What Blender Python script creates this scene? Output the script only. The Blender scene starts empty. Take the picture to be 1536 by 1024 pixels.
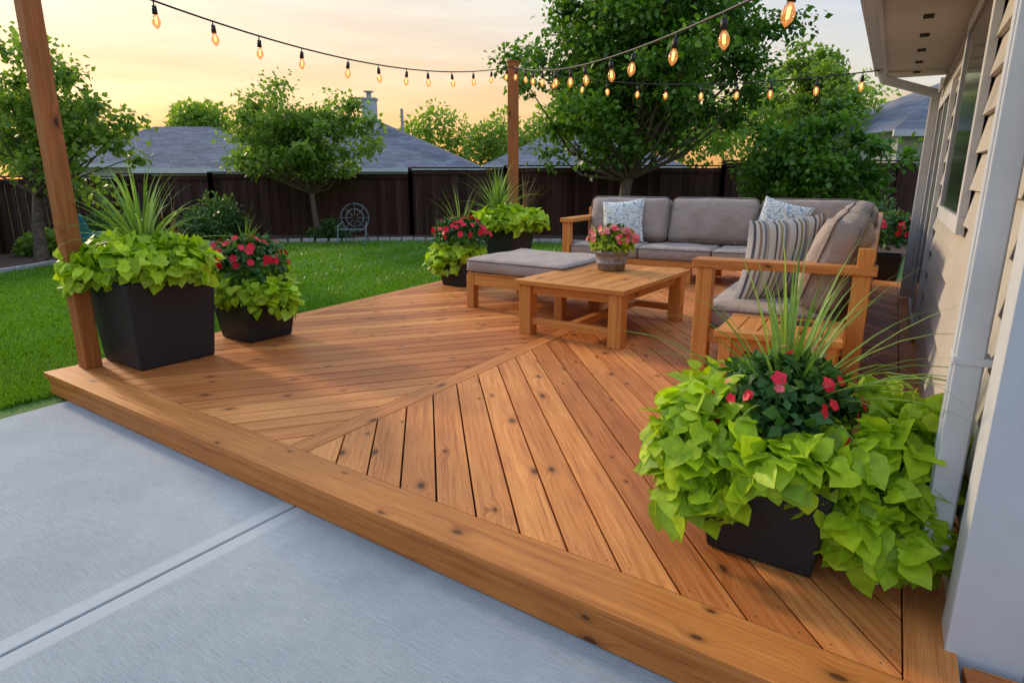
import bpy, math, numpy as np, random
from mathutils import Vector
rng=np.random.default_rng(7); random.seed(7)
sc=bpy.context.scene
sc.view_settings.view_transform='Standard'; sc.view_settings.look='None'; sc.view_settings.exposure=0
DZ=0.175
# ---------------------------------------------------------------- materials
def new_mat(name):
    m=bpy.data.materials.new(name); m.use_nodes=True
    nt=m.node_tree; b=nt.nodes['Principled BSDF']; return m,nt,b
def N(nt,t,**k):
    n=nt.nodes.new(t)
    for a,v in k.items(): setattr(n,a,v)
    return n
def L(nt,a,b): nt.links.new(a,b)
def math_(nt,op,a,b=None,c=None):
    n=nt.nodes.new('ShaderNodeMath'); n.operation=op
    for i,x in enumerate((a,b,c)):
        if x is None: continue
        if isinstance(x,(int,float)): n.inputs[i].default_value=x
        else: L(nt,x,n.inputs[i])
    return n.outputs[0]
def ramp(nt,fac,stops):
    n=nt.nodes.new('ShaderNodeValToRGB'); cr=n.color_ramp
    while len(cr.elements)<len(stops): cr.elements.new(0.5)
    for e,(p,c) in zip(cr.elements,stops):
        e.position=p; e.color=(*c,1) if len(c)==3 else c
    L(nt,fac,n.inputs[0]); return n.outputs[0]
def mix(nt,fac,a,b,mode='MIX'):
    n=nt.nodes.new('ShaderNodeMix'); n.data_type='RGBA'; n.blend_type=mode
    for s,x in ((0,fac),(6,a),(7,b)):
        if isinstance(x,(int,float)): n.inputs[s].default_value=x
        elif isinstance(x,tuple): n.inputs[s].default_value=(*x,1)
        else: L(nt,x,n.inputs[s])
    return n.outputs[2]
def bump(nt,b,h,s,d=0.01):
    n=N(nt,'ShaderNodeBump'); n.inputs['Strength'].default_value=s; n.inputs['Distance'].default_value=d
    L(nt,h,n.inputs['Height']); L(nt,n.outputs[0],b.inputs['Normal'])
def noise(nt,vec,scale,detail=4,rough=.55):
    n=N(nt,'ShaderNodeTexNoise'); n.inputs['Scale'].default_value=scale; n.inputs['Detail'].default_value=detail
    n.inputs['Roughness'].default_value=rough
    if vec is not None: L(nt,vec,n.inputs['Vector'])
    return n.outputs['Fac']
def vscale(nt,vec,s):
    n=N(nt,'ShaderNodeMapping'); n.inputs['Scale'].default_value=s; L(nt,vec,n.inputs['Vector']); return n.outputs[0]
def rnd_attr(nt):
    n=N(nt,'ShaderNodeAttribute'); n.attribute_name='rnd'; return n.outputs['Fac']
def objc(nt): return N(nt,'ShaderNodeTexCoord').outputs['Object']

def wood(name,dark,mid,light,rough=.5,knots=True,var=.35,spec=.4,kden=.45,ks=1.0):
    m,nt,b=new_mat(name)
    uv=N(nt,'ShaderNodeTexCoord').outputs['UV']; r=rnd_attr(nt)
    sp=N(nt,'ShaderNodeSeparateXYZ'); L(nt,uv,sp.inputs[0])
    u=sp.outputs[0]; v_=sp.outputs[1]
    r37=math_(nt,'MULTIPLY',r,37.0)
    dist=None
    if knots:
        kc=N(nt,'ShaderNodeCombineXYZ'); L(nt,math_(nt,'ADD',math_(nt,'MULTIPLY',u,2.6*ks),r37),kc.inputs[0]); L(nt,math_(nt,'ADD',math_(nt,'MULTIPLY',v_,5.0*ks),math_(nt,'MULTIPLY',r,19.0)),kc.inputs[1])
        vo=N(nt,'ShaderNodeTexVoronoi'); vo.voronoi_dimensions='2D'; vo.inputs['Scale'].default_value=1.0; L(nt,kc.outputs[0],vo.inputs['Vector'])
        cs=N(nt,'ShaderNodeSeparateColor'); L(nt,vo.outputs['Color'],cs.inputs[0])
        keep=math_(nt,'LESS_THAN',cs.outputs[0],kden)
        size=math_(nt,'ADD',math_(nt,'MULTIPLY',cs.outputs[1],.6),.35)
        dist=math_(nt,'DIVIDE',vo.outputs['Distance'],size)
        near=math_(nt,'MULTIPLY',keep,math_(nt,'MAXIMUM',math_(nt,'SUBTRACT',.45,dist),0.0))
        vv=math_(nt,'ADD',v_,math_(nt,'MULTIPLY',near,.10))
    else: vv=v_
    cb=N(nt,'ShaderNodeCombineXYZ'); L(nt,u,cb.inputs[0]); L(nt,vv,cb.inputs[1]); L(nt,r37,cb.inputs[2])
    v=cb.outputs[0]
    g1=noise(nt,vscale(nt,v,(.8,24,1)),1.5,4,.6)
    g2=noise(nt,vscale(nt,v,(3,140,1)),1.5,3,.65)
    f=math_(nt,'ADD',math_(nt,'MULTIPLY',g1,.5),math_(nt,'MULTIPLY',g2,.5))
    col=ramp(nt,f,[(.34,dark),(.48,mid),(.66,light)])
    if knots:
        kd=math_(nt,'ADD',dist,math_(nt,'MULTIPLY',g2,.05))
        kf=ramp(nt,kd,[(.09,(1,1,1)),(.13,(.45,.45,.45)),(.22,(.14,.14,.14)),(.34,(0,0,0))])
        col=mix(nt,math_(nt,'MULTIPLY',math_(nt,'MULTIPLY',kf,keep),.9),col,tuple(c*.22 for c in dark))
    tone=math_(nt,'ADD',math_(nt,'MULTIPLY',r,var*2),1-var)
    tc=N(nt,'ShaderNodeCombineColor')
    L(nt,math_(nt,'POWER',tone,.85),tc.inputs[0]); L(nt,math_(nt,'POWER',tone,1.2),tc.inputs[1]); L(nt,math_(nt,'POWER',tone,1.4),tc.inputs[2])
    col=mix(nt,1.0,col,tc.outputs[0],'MULTIPLY')
    w=noise(nt,objc(nt),1.1,4)
    col=mix(nt,1.0,col,ramp(nt,w,[(.3,(.86,.84,.84)),(.7,(1.1,1.1,1.1))]),'MULTIPLY')
    L(nt,col,b.inputs['Base Color'])
    L(nt,ramp(nt,g1,[(.3,(rough-.05,)*3),(.7,(rough+.12,)*3)]),b.inputs['Roughness'])
    b.inputs['Specular IOR Level'].default_value=spec
    bump(nt,b,f,.18,.006)
    return m
M={}
M['deck']=wood('deck_wood',(.32,.090,.020),(.54,.185,.046),(.69,.285,.08),.50,True,.33,.28,.45)
M['fascia']=wood('fascia_wood',(.31,.095,.018),(.48,.168,.036),(.60,.24,.056),.50,True,.1,.28,.55)
M['post']=wood('post_wood',(.20,.058,.015),(.33,.105,.026),(.44,.16,.042),.55,True,.1,.3,.25)
M['teak']=wood('teak_wood',(.36,.115,.022),(.57,.22,.048),(.68,.31,.08),.48,True,.16,.35,.18)
M['fence']=wood('fence_wood',(.030,.013,.009),(.055,.025,.018),(.085,.042,.03),.7,False,.4,.2)
def plain(name,c,rough=.6,nscale=8,amt=.15,bumpS=.1,metal=0,spec=.4):
    m,nt,b=new_mat(name); n=noise(nt,objc(nt),nscale,5)
    L(nt,mix(nt,1.0,(c[0],c[1],c[2]),ramp(nt,n,[(.3,(1-amt,)*3),(.7,(1+amt,)*3)]),'MULTIPLY'),b.inputs['Base Color'])
    b.inputs['Roughness'].default_value=rough; b.inputs['Metallic'].default_value=metal; b.inputs['Specular IOR Level'].default_value=spec
    if bumpS: bump(nt,b,n,bumpS,.01)
    return m
M['pot']=plain('charcoal_planter',(.015,.015,.019),.55,60,.3,.35)
M['soil']=plain('soil',(.03,.018,.01),.95,40,.4,.8)
M['trim']=plain('white_trim',(.50,.515,.54),.5,4,.08,.05)
M['siding']=plain('vinyl_siding',(.43,.40,.365),.55,2.5,.08,.05)
M['soffit']=plain('soffit_paint',(.52,.47,.41),.6,3,.05,.05)
M['dark']=plain('dark_recess',(.02,.014,.01),.9,8,.1,0)
M['black']=plain('black_cable',(.012,.012,.012),.5,8,.1,0)
M['screw']=plain('screw_head',(.10,.05,.03),.5,8,.1,0)
M['bark']=plain('bark',(.13,.095,.07),.9,14,.45,.9)
M['mulch']=plain('mulch',(.085,.042,.028),.95,22,.6,1.0)
M['stone']=plain('edging_stone',(.36,.35,.34),.85,12,.25,.4)
M['teal']=plain('teal_metal',(.03,.20,.23),.4,8,.1,0)
M['iron']=plain('blue_grey_metal',(.12,.17,.19),.4,8,.1,0)
M['chim']=plain('chimney_siding',(.42,.47,.52),.7,3,.1,0)
M['greywall']=plain('grey_siding',(.42,.43,.44),.7,3,.1,0)
M['stonepot']=plain('weathered_zinc_pot',(.24,.215,.20),.75,25,.45,.5)
M['phone']=plain('black_glass',(.01,.01,.012),.15,8,.1,0)
M['stem']=plain('vine_stem',(.12,.16,.03),.7,12,.2,0)
m,nt,b=new_mat('window_glass'); b.inputs['Base Color'].default_value=(.018,.022,.024,1); b.inputs['Roughness'].default_value=.12; b.inputs['Specular IOR Level'].default_value=.3
bump(nt,b,noise(nt,objc(nt),1.5,2),.05,.02); M['glass']=m
m,nt,b=new_mat('roof_shingles'); oc=objc(nt)
br=N(nt,'ShaderNodeTexBrick'); br.inputs['Scale'].default_value=1.0; br.inputs['Brick Width'].default_value=.45; br.inputs['Row Height'].default_value=.16
br.inputs['Mortar Size'].default_value=.012; br.inputs['Color1'].default_value=(.085,.095,.125,1); br.inputs['Color2'].default_value=(.16,.17,.205,1); br.inputs['Mortar'].default_value=(.04,.04,.05,1)
sx=N(nt,'ShaderNodeSeparateXYZ'); L(nt,oc,sx.inputs[0]); cx=N(nt,'ShaderNodeCombineXYZ')
L(nt,math_(nt,'ADD',sx.outputs[0],math_(nt,'MULTIPLY',sx.outputs[1],.6)),cx.inputs[0]); L(nt,math_(nt,'MULTIPLY',sx.outputs[2],2.2),cx.inputs[1]); L(nt,cx.outputs[0],br.inputs['Vector'])
L(nt,mix(nt,1.0,br.outputs['Color'],ramp(nt,noise(nt,oc,.9,5),[(.3,(.8,.8,.8)),(.7,(1.3,1.3,1.3))]),'MULTIPLY'),b.inputs['Base Color']); b.inputs['Roughness'].default_value=.85
M['shingle']=m
# concrete
m,nt,b=new_mat('broom_concrete'); oc=objc(nt)
mp=N(nt,'ShaderNodeMapping'); mp.inputs['Rotation'].default_value=(0,0,math.radians(35)); L(nt,oc,mp.inputs['Vector'])
streak=noise(nt,vscale(nt,mp.outputs[0],(9,150,1)),1.0,4,.7)
big=noise(nt,oc,.9,6,.65); fine=noise(nt,oc,170,3,.75)
jd=N(nt,'ShaderNodeVectorMath',operation='SUBTRACT'); L(nt,oc,jd.inputs[0]); jd.inputs[1].default_value=(-1.135,2.873,0)
jn=N(nt,'ShaderNodeVectorMath',operation='DOT_PRODUCT'); L(nt,jd.outputs[0],jn.inputs[0]); jn.inputs[1].default_value=(.835,-.55,0)
ad=math_(nt,'ABSOLUTE',jn.outputs['Value'])
band=ramp(nt,math_(nt,'ADD',ad,math_(nt,'MULTIPLY',fine,.006)),[(.085,(1,1,1)),(.093,(0,0,0))])
h=math_(nt,'ADD',math_(nt,'MULTIPLY',streak,.4),math_(nt,'MULTIPLY',fine,.6))
hb=mix(nt,math_(nt,'MULTIPLY',band,.75),h,(.5,.5,.5))
base=ramp(nt,big,[(.3,(.26,.30,.325)),(.7,(.40,.435,.45))])
col=mix(nt,1.0,base,ramp(nt,hb,[(.32,(.62,.62,.62)),(.68,(1.28,1.28,1.28))]),'MULTIPLY')
col=mix(nt,math_(nt,'MULTIPLY',band,.35),col,(.48,.49,.48))
L(nt,col,b.inputs['Base Color']); b.inputs['Roughness'].default_value=.85; bump(nt,b,hb,.6,.012); M['concrete']=m
m,nt,b=new_mat('lawn_soil_grass'); oc=objc(nt)
n1=noise(nt,oc,.6,5); n2=noise(nt,oc,45,4,.7)
c=mix(nt,n1,(.055,.135,.012),(.09,.20,.02)); c=mix(nt,1.0,c,ramp(nt,n2,[(.3,(.6,.6,.6)),(.7,(1.35,1.35,1.35))]),'MULTIPLY')
L(nt,c,b.inputs['Base Color']); b.inputs['Roughness'].default_value=.9; bump(nt,b,n2,.8,.03); M['lawn']=m
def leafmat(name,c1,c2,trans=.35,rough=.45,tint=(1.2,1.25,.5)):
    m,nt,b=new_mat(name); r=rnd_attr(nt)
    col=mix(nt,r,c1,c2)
    n=noise(nt,objc(nt),30,2)
    col=mix(nt,1.0,col,ramp(nt,n,[(.3,(.82,.82,.82)),(.7,(1.15,1.15,1.15))]),'MULTIPLY')
    L(nt,col,b.inputs['Base Color']); b.inputs['Roughness'].default_value=rough; b.inputs['Specular IOR Level'].default_value=.35
    t=N(nt,'ShaderNodeBsdfTranslucent'); L(nt,mix(nt,1.0,col,tint,'MULTIPLY'),t.inputs['Color'])
    ms=N(nt,'ShaderNodeMixShader'); ms.inputs[0].default_value=trans
    L(nt,b.outputs[0],ms.inputs[1]); L(nt,t.outputs[0],ms.inputs[2]); L(nt,ms.outputs[0],nt.nodes['Material Output'].inputs[0])
    return m
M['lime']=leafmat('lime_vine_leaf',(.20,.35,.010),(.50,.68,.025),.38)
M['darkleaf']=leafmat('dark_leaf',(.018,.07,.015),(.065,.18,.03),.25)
M['spike']=leafmat('spike_leaf',(.10,.22,.03),(.32,.47,.10),.3)
M['straw']=leafmat('straw_leaf',(.2,.13,.06),(.3,.2,.09),.3)
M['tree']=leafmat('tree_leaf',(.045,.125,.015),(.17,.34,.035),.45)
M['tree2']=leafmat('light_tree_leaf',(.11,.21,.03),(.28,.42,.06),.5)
M['shrub']=leafmat('shrub_leaf',(.035,.10,.025),(.11,.21,.045),.35)
M['grass']=leafmat('grass_blade',(.08,.20,.010),(.19,.36,.026),.35)
M['red']=leafmat('red_petal',(.65,.006,.03),(.85,.02,.06),.2,.5,(1,.6,.6))
M['pink']=leafmat('pink_petal',(.7,.08,.12),(.85,.32,.28),.25,.5,(1,.7,.7))
def fabric(name,c):
    m,nt,b=new_mat(name); oc=objc(nt)
    w=noise(nt,oc,260,2); big=noise(nt,oc,4,5)
    L(nt,mix(nt,1.0,c,ramp(nt,math_(nt,'ADD',math_(nt,'MULTIPLY',w,.5),math_(nt,'MULTIPLY',big,.5)),[(.35,(.84,.84,.84)),(.65,(1.1,1.1,1.1))]),'MULTIPLY'),b.inputs['Base Color'])
    b.inputs['Roughness'].default_value=.95; b.inputs['Specular IOR Level'].default_value=.15
    b.inputs['Sheen Weight'].default_value=.1
    bump(nt,b,big,.9,.06); return m
M['cushion']=fabric('taupe_fabric',(.36,.29,.25))
M['piping']=fabric('taupe_piping',(.22,.175,.15))
m,nt,b=new_mat('paisley_fabric'); uv=N(nt,'ShaderNodeTexCoord').outputs['UV']
vo=N(nt,'ShaderNodeTexVoronoi'); vo.inputs['Scale'].default_value=4.5; L(nt,uv,vo.inputs['Vector'])
sw=math_(nt,'SINE',math_(nt,'MULTIPLY',math_(nt,'ADD',vo.outputs['Distance'],math_(nt,'MULTIPLY',noise(nt,uv,7,2),.5)),26.0))
L(nt,ramp(nt,sw,[(.3,(.66,.65,.60)),(.6,(.25,.36,.41))]),b.inputs['Base Color']); b.inputs['Roughness'].default_value=.9; M['paisley']=m
m,nt,b=new_mat('striped_fabric'); uv=N(nt,'ShaderNodeTexCoord').outputs['UV']
sp=N(nt,'ShaderNodeSeparateXYZ'); L(nt,uv,sp.inputs[0]); fr=math_(nt,'FRACT',math_(nt,'MULTIPLY',sp.outputs[0],4.0))
rn=ramp(nt,fr,[(0,(.58,.53,.45)),(.16,(.10,.09,.10)),(.26,(.62,.58,.5)),(.40,(.30,.21,.13)),(.52,(.6,.55,.47)),(.62,(.16,.19,.23)),(.72,(.42,.34,.25)),(.85,(.60,.56,.48))])
for n in nt.nodes:
    if n.type=='VALTORGB': n.color_ramp.interpolation='CONSTANT'
L(nt,rn,b.inputs['Base Color']); b.inputs['Roughness'].default_value=.9; M['stripe']=m
m,nt,b=new_mat('filament_glow'); e=N(nt,'ShaderNodeEmission'); e.inputs[0].default_value=(1,.42,.10,1); e.inputs[1].default_value=12; L(nt,e.outputs[0],nt.nodes['Material Output'].inputs[0]); M['fil']=m
m,nt,b=new_mat('amber_bulb_glass'); e=N(nt,'ShaderNodeEmission'); e.inputs[0].default_value=(1,.36,.09,1); e.inputs[1].default_value=1.0
tr=N(nt,'ShaderNodeBsdfTransparent'); tr.inputs[0].default_value=(1,.85,.65,1); gl=N(nt,'ShaderNodeBsdfGlossy'); gl.inputs['Roughness'].default_value=.05
m1=N(nt,'ShaderNodeMixShader'); m1.inputs[0].default_value=.45; L(nt,tr.outputs[0],m1.inputs[1]); L(nt,e.outputs[0],m1.inputs[2])
m2=N(nt,'ShaderNodeMixShader'); m2.inputs[0].default_value=.1; L(nt,m1.outputs[0],m2.inputs[1]); L(nt,gl.outputs[0],m2.inputs[2]); L(nt,m2.outputs[0],nt.nodes['Material Output'].inputs[0]); M['bulb']=m
for k in ('fil','bulb'):
    try: M[k].cycles.emission_sampling='NONE'
    except Exception: pass

# ---------------------------------------------------------------- mesh builders
def link(ob): sc.collection.objects.link(ob); return ob
def group(name,objs):
    e=bpy.data.objects.new(name,None); link(e)
    for o in objs: o.parent=e
    return e
class MB:
    def __init__(s): s.v=[];s.f=[];s.uv=[];s.r=[];s.mi=[];s.mats=[]
    def mat(s,k):
        if k not in s.mats: s.mats.append(k)
        return s.mats.index(k)
    def face(s,pts,uvs,r,mi):
        i=len(s.v); s.v+= [tuple(p) for p in pts]; s.f.append(tuple(range(i,i+len(pts)))); s.uv+=uvs; s.r.append(r); s.mi.append(mi)
    def prism(s,poly,z0,z1,mat,grain=None,r=None):
        mi=s.mat(mat); r=random.random() if r is None else r
        a=sum(poly[i][0]*poly[(i+1)%len(poly)][1]-poly[(i+1)%len(poly)][0]*poly[i][1] for i in range(len(poly)))
        if a<0: poly=poly[::-1]
        if grain is None:
            d=Vector(poly[1])-Vector(poly[0]); e=Vector(poly[2])-Vector(poly[1]); grain=d if d.length>e.length else e
        g=Vector(grain[:2]).normalized(); h=Vector((-g.y,g.x))
        U=lambda p,z:(p[0]*g.x+p[1]*g.y, p[0]*h.x+p[1]*h.y+z)
        s.face([(p[0],p[1],z1) for p in poly],[U(p,0) for p in poly],r,mi)
        s.face([(p[0],p[1],z0) for p in poly[::-1]],[U(p,0) for p in poly[::-1]],r,mi)
        for i in range(len(poly)):
            p,q=poly[i],poly[(i+1)%len(poly)]
            s.face([(p[0],p[1],z0),(q[0],q[1],z0),(q[0],q[1],z1),(p[0],p[1],z1)],[U(p,z0),U(q,z0),U(q,z1),U(p,z1)],r,mi)
    def box(s,c,ax,ay,az,mat,r=None):
        mi=s.mat(mat); r=random.random() if r is None else r
        c=Vector(c);A=[Vector(ax),Vector(ay),Vector(az)]
        if A[0].cross(A[1]).dot(A[2])<0: A[2]=-A[2]
        Ls=[a.length for a in A]; gi=Ls.index(max(Ls)); ln=[a.normalized() for a in A]
        for k in range(3):
            i,j=(k+1)%3,(k+2)%3
            for sg in (1,-1):
                q=[(-1,-1),(1,-1),(1,1),(-1,1)]
                if sg<0:q=q[::-1]
                pts=[c+A[k]*sg+A[i]*u+A[j]*w for u,w in q]
                def UV(p):
                    l=[(p-c).dot(x) for x in ln]
                    o=[t for t in range(3) if t!=gi]
                    return (l[gi]+c.x*.3+r*5,l[o[0]]+l[o[1]])
                s.face(pts,[UV(p) for p in pts],r,mi)
    def build(s,name,bevel=0,smooth=False):
        me=bpy.data.meshes.new(name); me.from_pydata(s.v,[],s.f)
        for k in s.mats: me.materials.append(M[k])
        ul=me.uv_layers.new(name='UVMap'); ul.data.foreach_set('uv',np.array(s.uv,dtype=np.float32).ravel())
        at=me.attributes.new('rnd','FLOAT','FACE'); at.data.foreach_set('value',np.array(s.r,dtype=np.float32))
        me.polygons.foreach_set('material_index',np.array(s.mi,dtype=np.int32)); me.update()
        ob=link(bpy.data.objects.new(name,me))
        if bevel:
            w=ob.modifiers.new('w','WELD'); w.merge_threshold=.0005
            bv=ob.modifiers.new('b','BEVEL'); bv.width=bevel; bv.segments=2; bv.limit_method='ANGLE'; bv.harden_normals=False
        return ob
def arr_mesh(name,V,F,r,mat,smooth=False):
    me=bpy.data.meshes.new(name); V=np.asarray(V,dtype=np.float32); F=np.asarray(F,dtype=np.int32); k=F.shape[1]
    me.vertices.add(len(V)); me.vertices.foreach_set('co',V.ravel())
    me.loops.add(F.size); me.loops.foreach_set('vertex_index',F.ravel())
    me.polygons.add(len(F)); me.polygons.foreach_set('loop_start',np.arange(0,F.size,k,dtype=np.int32))
    me.update(calc_edges=True)
    at=me.attributes.new('rnd','FLOAT','FACE'); at.data.foreach_set('value',np.asarray(r,dtype=np.float32))
    if smooth: me.polygons.foreach_set('use_smooth',np.ones(len(F),dtype=bool))
    me.materials.append(M[mat]); return link(bpy.data.objects.new(name,me))
def nrm(a): return a/np.maximum(np.linalg.norm(a,axis=1,keepdims=True),1e-9)
HEART_V=np.array([(0,0,-.02),(0,.35,-.045),(0,.7,-.055),(0,1.05,-.12),
 (-.24,-.15,.02),(-.5,.16,.035),(-.42,.54,.02),(-.17,.86,-.04),(.24,-.15,.02),(.5,.16,.035),(.42,.54,.02),(.17,.86,-.04)])
HEART_F=np.array([(0,1,5,4),(1,2,6,5),(2,3,7,6),(1,0,8,9),(2,1,9,10),(3,2,10,11)])
DIA_V=np.array([(0,0,0),(.3,.45,.07),(0,1,-.05),(-.3,.45,.07)]); DIA_F=np.array([(0,1,2,3)])
PET_V=np.array([(0,0,0),(.36,.6,.06),(0,.95,.0),(-.36,.6,.06)])
def leaves(name,P,D,Nn,S,r,mat,tv=DIA_V,tf=DIA_F,smooth=False):
    D=nrm(D); X=nrm(np.cross(D,Nn)); Z=np.cross(X,D)
    V=P[:,None,:]+S[:,None,None]*(tv[None,:,0:1]*X[:,None]+tv[None,:,1:2]*D[:,None]+tv[None,:,2:3]*Z[:,None])
    F=(tf[None]+(np.arange(len(P))*len(tv))[:,None,None]).reshape(-1,tf.shape[1])
    return arr_mesh(name,V.reshape(-1,3),F,np.repeat(r,len(tf)),mat,smooth)
def tubes(name,paths,mat,sides=7):
    V=[];F=[]
    for pts,rad in paths:
        pts=np.array(pts,float); n=len(pts); b0=len(V)
        T=nrm(np.gradient(pts,axis=0))
        ref=np.array([1,0,0.1]) if abs(T[0][2])>.7 else np.array([0,0,1.0])
        for i in range(n):
            x=np.cross(T[i],ref); x/=np.linalg.norm(x); y=np.cross(T[i],x)
            for k in range(sides):
                a=2*math.pi*k/sides; V.append(pts[i]+rad[i]*(math.cos(a)*x+math.sin(a)*y))
        for i in range(n-1):
            for k in range(sides):
                k2=(k+1)%sides; F.append((b0+i*sides+k,b0+i*sides+k2,b0+(i+1)*sides+k2,b0+(i+1)*sides+k))
    return arr_mesh(name,V,F,rng.random(len(F)),mat,True)

# ---------------------------------------------------------------- ground
def sheet(name,poly,z,mat):
    me=bpy.data.meshes.new(name); me.from_pydata([(x,y,z) for x,y in poly],[],[tuple(range(len(poly)))]); me.materials.append(M[mat]); return link(bpy.data.objects.new(name,me))
sheet('lawn_ground',[(-400,-400),(400,-400),(400,400),(-400,400)],-.035,'lawn')
A=np.array((-3.33,4.50)); hd=np.array((.5,.866)); jdn=np.array((.835,-.55)); J=np.array((-1.135,2.873))
def clip(poly,p,n):
    out=[]
    for i in range(len(poly)):
        a=np.array(poly[i],float); b=np.array(poly[(i+1)%len(poly)],float); da=np.dot(a-p,n); db=np.dot(b-p,n)
        if da>=0: out.append(tuple(a))
        if (da>=0)!=(db>=0): out.append(tuple(a+(b-a)*da/(da-db)))
    return out
slab=[tuple(A),(-8.33,-4.16),(5,-11),(5,-.9)]
mb=MB()
for s in (1,-1):
    pl=clip(slab,J+jdn*s*.006,jdn*s); mb.prism(pl,-.15,0.0,'concrete')
mb.build('concrete_patio',bevel=.006)
sheet('mulch_bed',[(-10.95,8),(-9.2,10.5),(-8.7,13.2),(-8.2,15.2),(-6.8,16.3),(-4.5,16.9),(-2,17.1),(1,16.6),(3,15.8),(6,14.2),(9,13.5),(14,13.5),(14,19),(-11.5,19),(-11.5,8)],-.02,'mulch')
mb=MB()
edge=[(-9.2,10.5),(-8.7,13.2),(-8.2,15.2),(-6.8,16.3),(-4.5,16.9),(-2,17.1),(1,16.6),(3,15.8)]
for a,b in zip(edge[:-1],edge[1:]):
    a=np.array(a);b=np.array(b);Ld=np.linalg.norm(b-a);d=(b-a)/Ld;nn=np.array((-d[1],d[0]));k=int(Ld/.3)
    for i in range(k):
        c=a+d*(i+.5)*Ld/k; hh=.04+random.random()*.012; w=.06
        mb.box((c[0],c[1],hh-.035),(d[0]*.14,d[1]*.14,0),(nn[0]*w,nn[1]*w,0),(0,0,hh),'stone')
mb.build('garden_edging',bevel=.01)

# ---------------------------------------------------------------- deck
FL=np.array((-3.594,4.642)); FR=np.array((1.17,1.28)); BR=np.array((5.78,9.13)); BL=np.array((1.0,12.55))
mb=MB(); ZT=DZ; TH=.035
fd=(FR-FL)/np.linalg.norm(FR-FL); fn=np.array((-fd[1],fd[0]))
ld=(BL-FL)/np.linalg.norm(BL-FL); wd=(BR-FR)/np.linalg.norm(BR-FR); bd=(BR-BL)/np.linalg.norm(BR-BL)
deckpoly=[tuple(FL),tuple(FR),tuple(BR),tuple(BL)]
ln=np.array((ld[1],-ld[0])); wn=np.array((-wd[1],wd[0])); bn=np.array((bd[1],-bd[0]))
if np.dot(bn,FL-BL)<0: bn=-bn
sides=[(FL,fn,.235),(FL,ln,.15),(FR,wn,.15),(BL,bn,.15)]
g=.006
XR=FR+fd*2.6
fb=[tuple(FL),tuple(XR),tuple(XR+fn*.235),tuple(FL+fn*.235)]
fb=clip(fb,FL,ln)
mb.prism(fb,ZT-TH,ZT+.002,'fascia',fd,.5)
cor=np.array((1.385,1.635)); ex=[tuple(FR+fn*(.235+g)),tuple(XR+fn*(.235+g)),tuple(cor+np.array((.863,-.505))*2.6),tuple(cor)]
for k in range(4):
    p=clip(clip(ex,FR+fn*(.24+.172*k+.004),fn),FR+fn*(.24+.172*(k+1)-.004),-fn)
    if len(p)>2: mb.prism(p,ZT-TH,ZT-.0005*k,'deck',fd)
rest=clip(deckpoly,FL+fn*(.235+g),fn)
lb=clip(rest,FL+ln*.15,-ln); mb.prism(lb,ZT-TH,ZT,'deck',ld,.5)
rest=clip(rest,FL+ln*(.15+g),ln)
wb=clip(rest,FR+wn*.15,-wn); wb=clip(wb,FR+wn*.006,wn); mb.prism(wb,ZT-TH,ZT,'deck',wd,.45)
rest=clip(rest,FR+wn*(.15+g),wn)
bb=clip(rest,BL+bn*.15,-bn); mb.prism(bb,ZT-TH,ZT,'deck',bd,.5)
rest=clip(rest,BL+bn*(.15+g),bn)
S0=np.array((-1.17,3.25)); sd=np.array((math.cos(math.radians(58.5)),math.sin(math.radians(58.5)))); sn=np.array((-sd[1],sd[0]))
seam=clip(clip(rest,S0+sn*.07,-sn),S0-sn*.07,sn); mb.prism(seam,ZT-TH,ZT,'deck',sd,.5)
gg=.0065
regL=clip(rest,S0+sn*(.07+gg),sn); regR=clip(rest,S0-sn*(.07+gg),-sn)
BW=.172
screws=[]
for reg,ang in ((regL,20.0),(regR,97.5)):
    d=np.array((math.cos(math.radians(ang)),math.sin(math.radians(ang)))); n=np.array((-d[1],d[0]))
    pr=[np.dot(p,n) for p in reg]; k0=math.floor(min(pr)/BW); k1=math.ceil(max(pr)/BW)
    hg_=.0062 if ang<50 else .005
    for k in range(k0,k1+1):
        o=n*k*BW
        p=clip(clip(reg,o+n*hg_,n),o+n*(BW-hg_),-n)
        if len(p)<3: continue
        mb.prism(p,ZT-TH,ZT-random.random()*.001,'deck',d)
        for off in (.035,BW-.035):
            cl=clip(clip(reg,o+n*(off-.002),n),o+n*(off+.002),-n)
            if len(cl)<3: continue
            t=[np.dot(q,d) for q in cl]
            t0,t1=min(t),max(t)
            if t1-t0>.2:
                for x in (t0+.05,t1-.05): screws.append(d*x+n*(k*BW+off))
for s in screws:
    pts=[(s[0]+.0036*math.cos(a),s[1]+.0036*math.sin(a)) for a in np.linspace(0,2*math.pi,7)[:-1]]
    mb.prism(pts,ZT-.001,ZT+.0008,'screw')
deck_top=mb.build('deck_boards',bevel=.0025)
mb=MB()
sub=deckpoly
for P0,nn,w in sides: sub=clip(sub,P0+nn*.05,nn)
mb.prism(sub,-.03,ZT-TH-.004,'dark')
def strip(p,q,nn,o0,o1,z0,z1,mat,m=mb):
    m.prism([tuple(p+nn*o0),tuple(q+nn*o0),tuple(q+nn*o1),tuple(p+nn*o1)],z0,z1,mat,q-p,.42)
strip(FL+fd*.02,XR,fn,.02,.049,.005,ZT-TH-.001,'fascia')
strip(FL+ld*.05,BL,ln,.02,.048,.005,ZT-TH-.001,'fascia')
deck_base=mb.build('deck_fascia',bevel=.003)
group('wooden_deck',[deck_top,deck_base])

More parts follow.
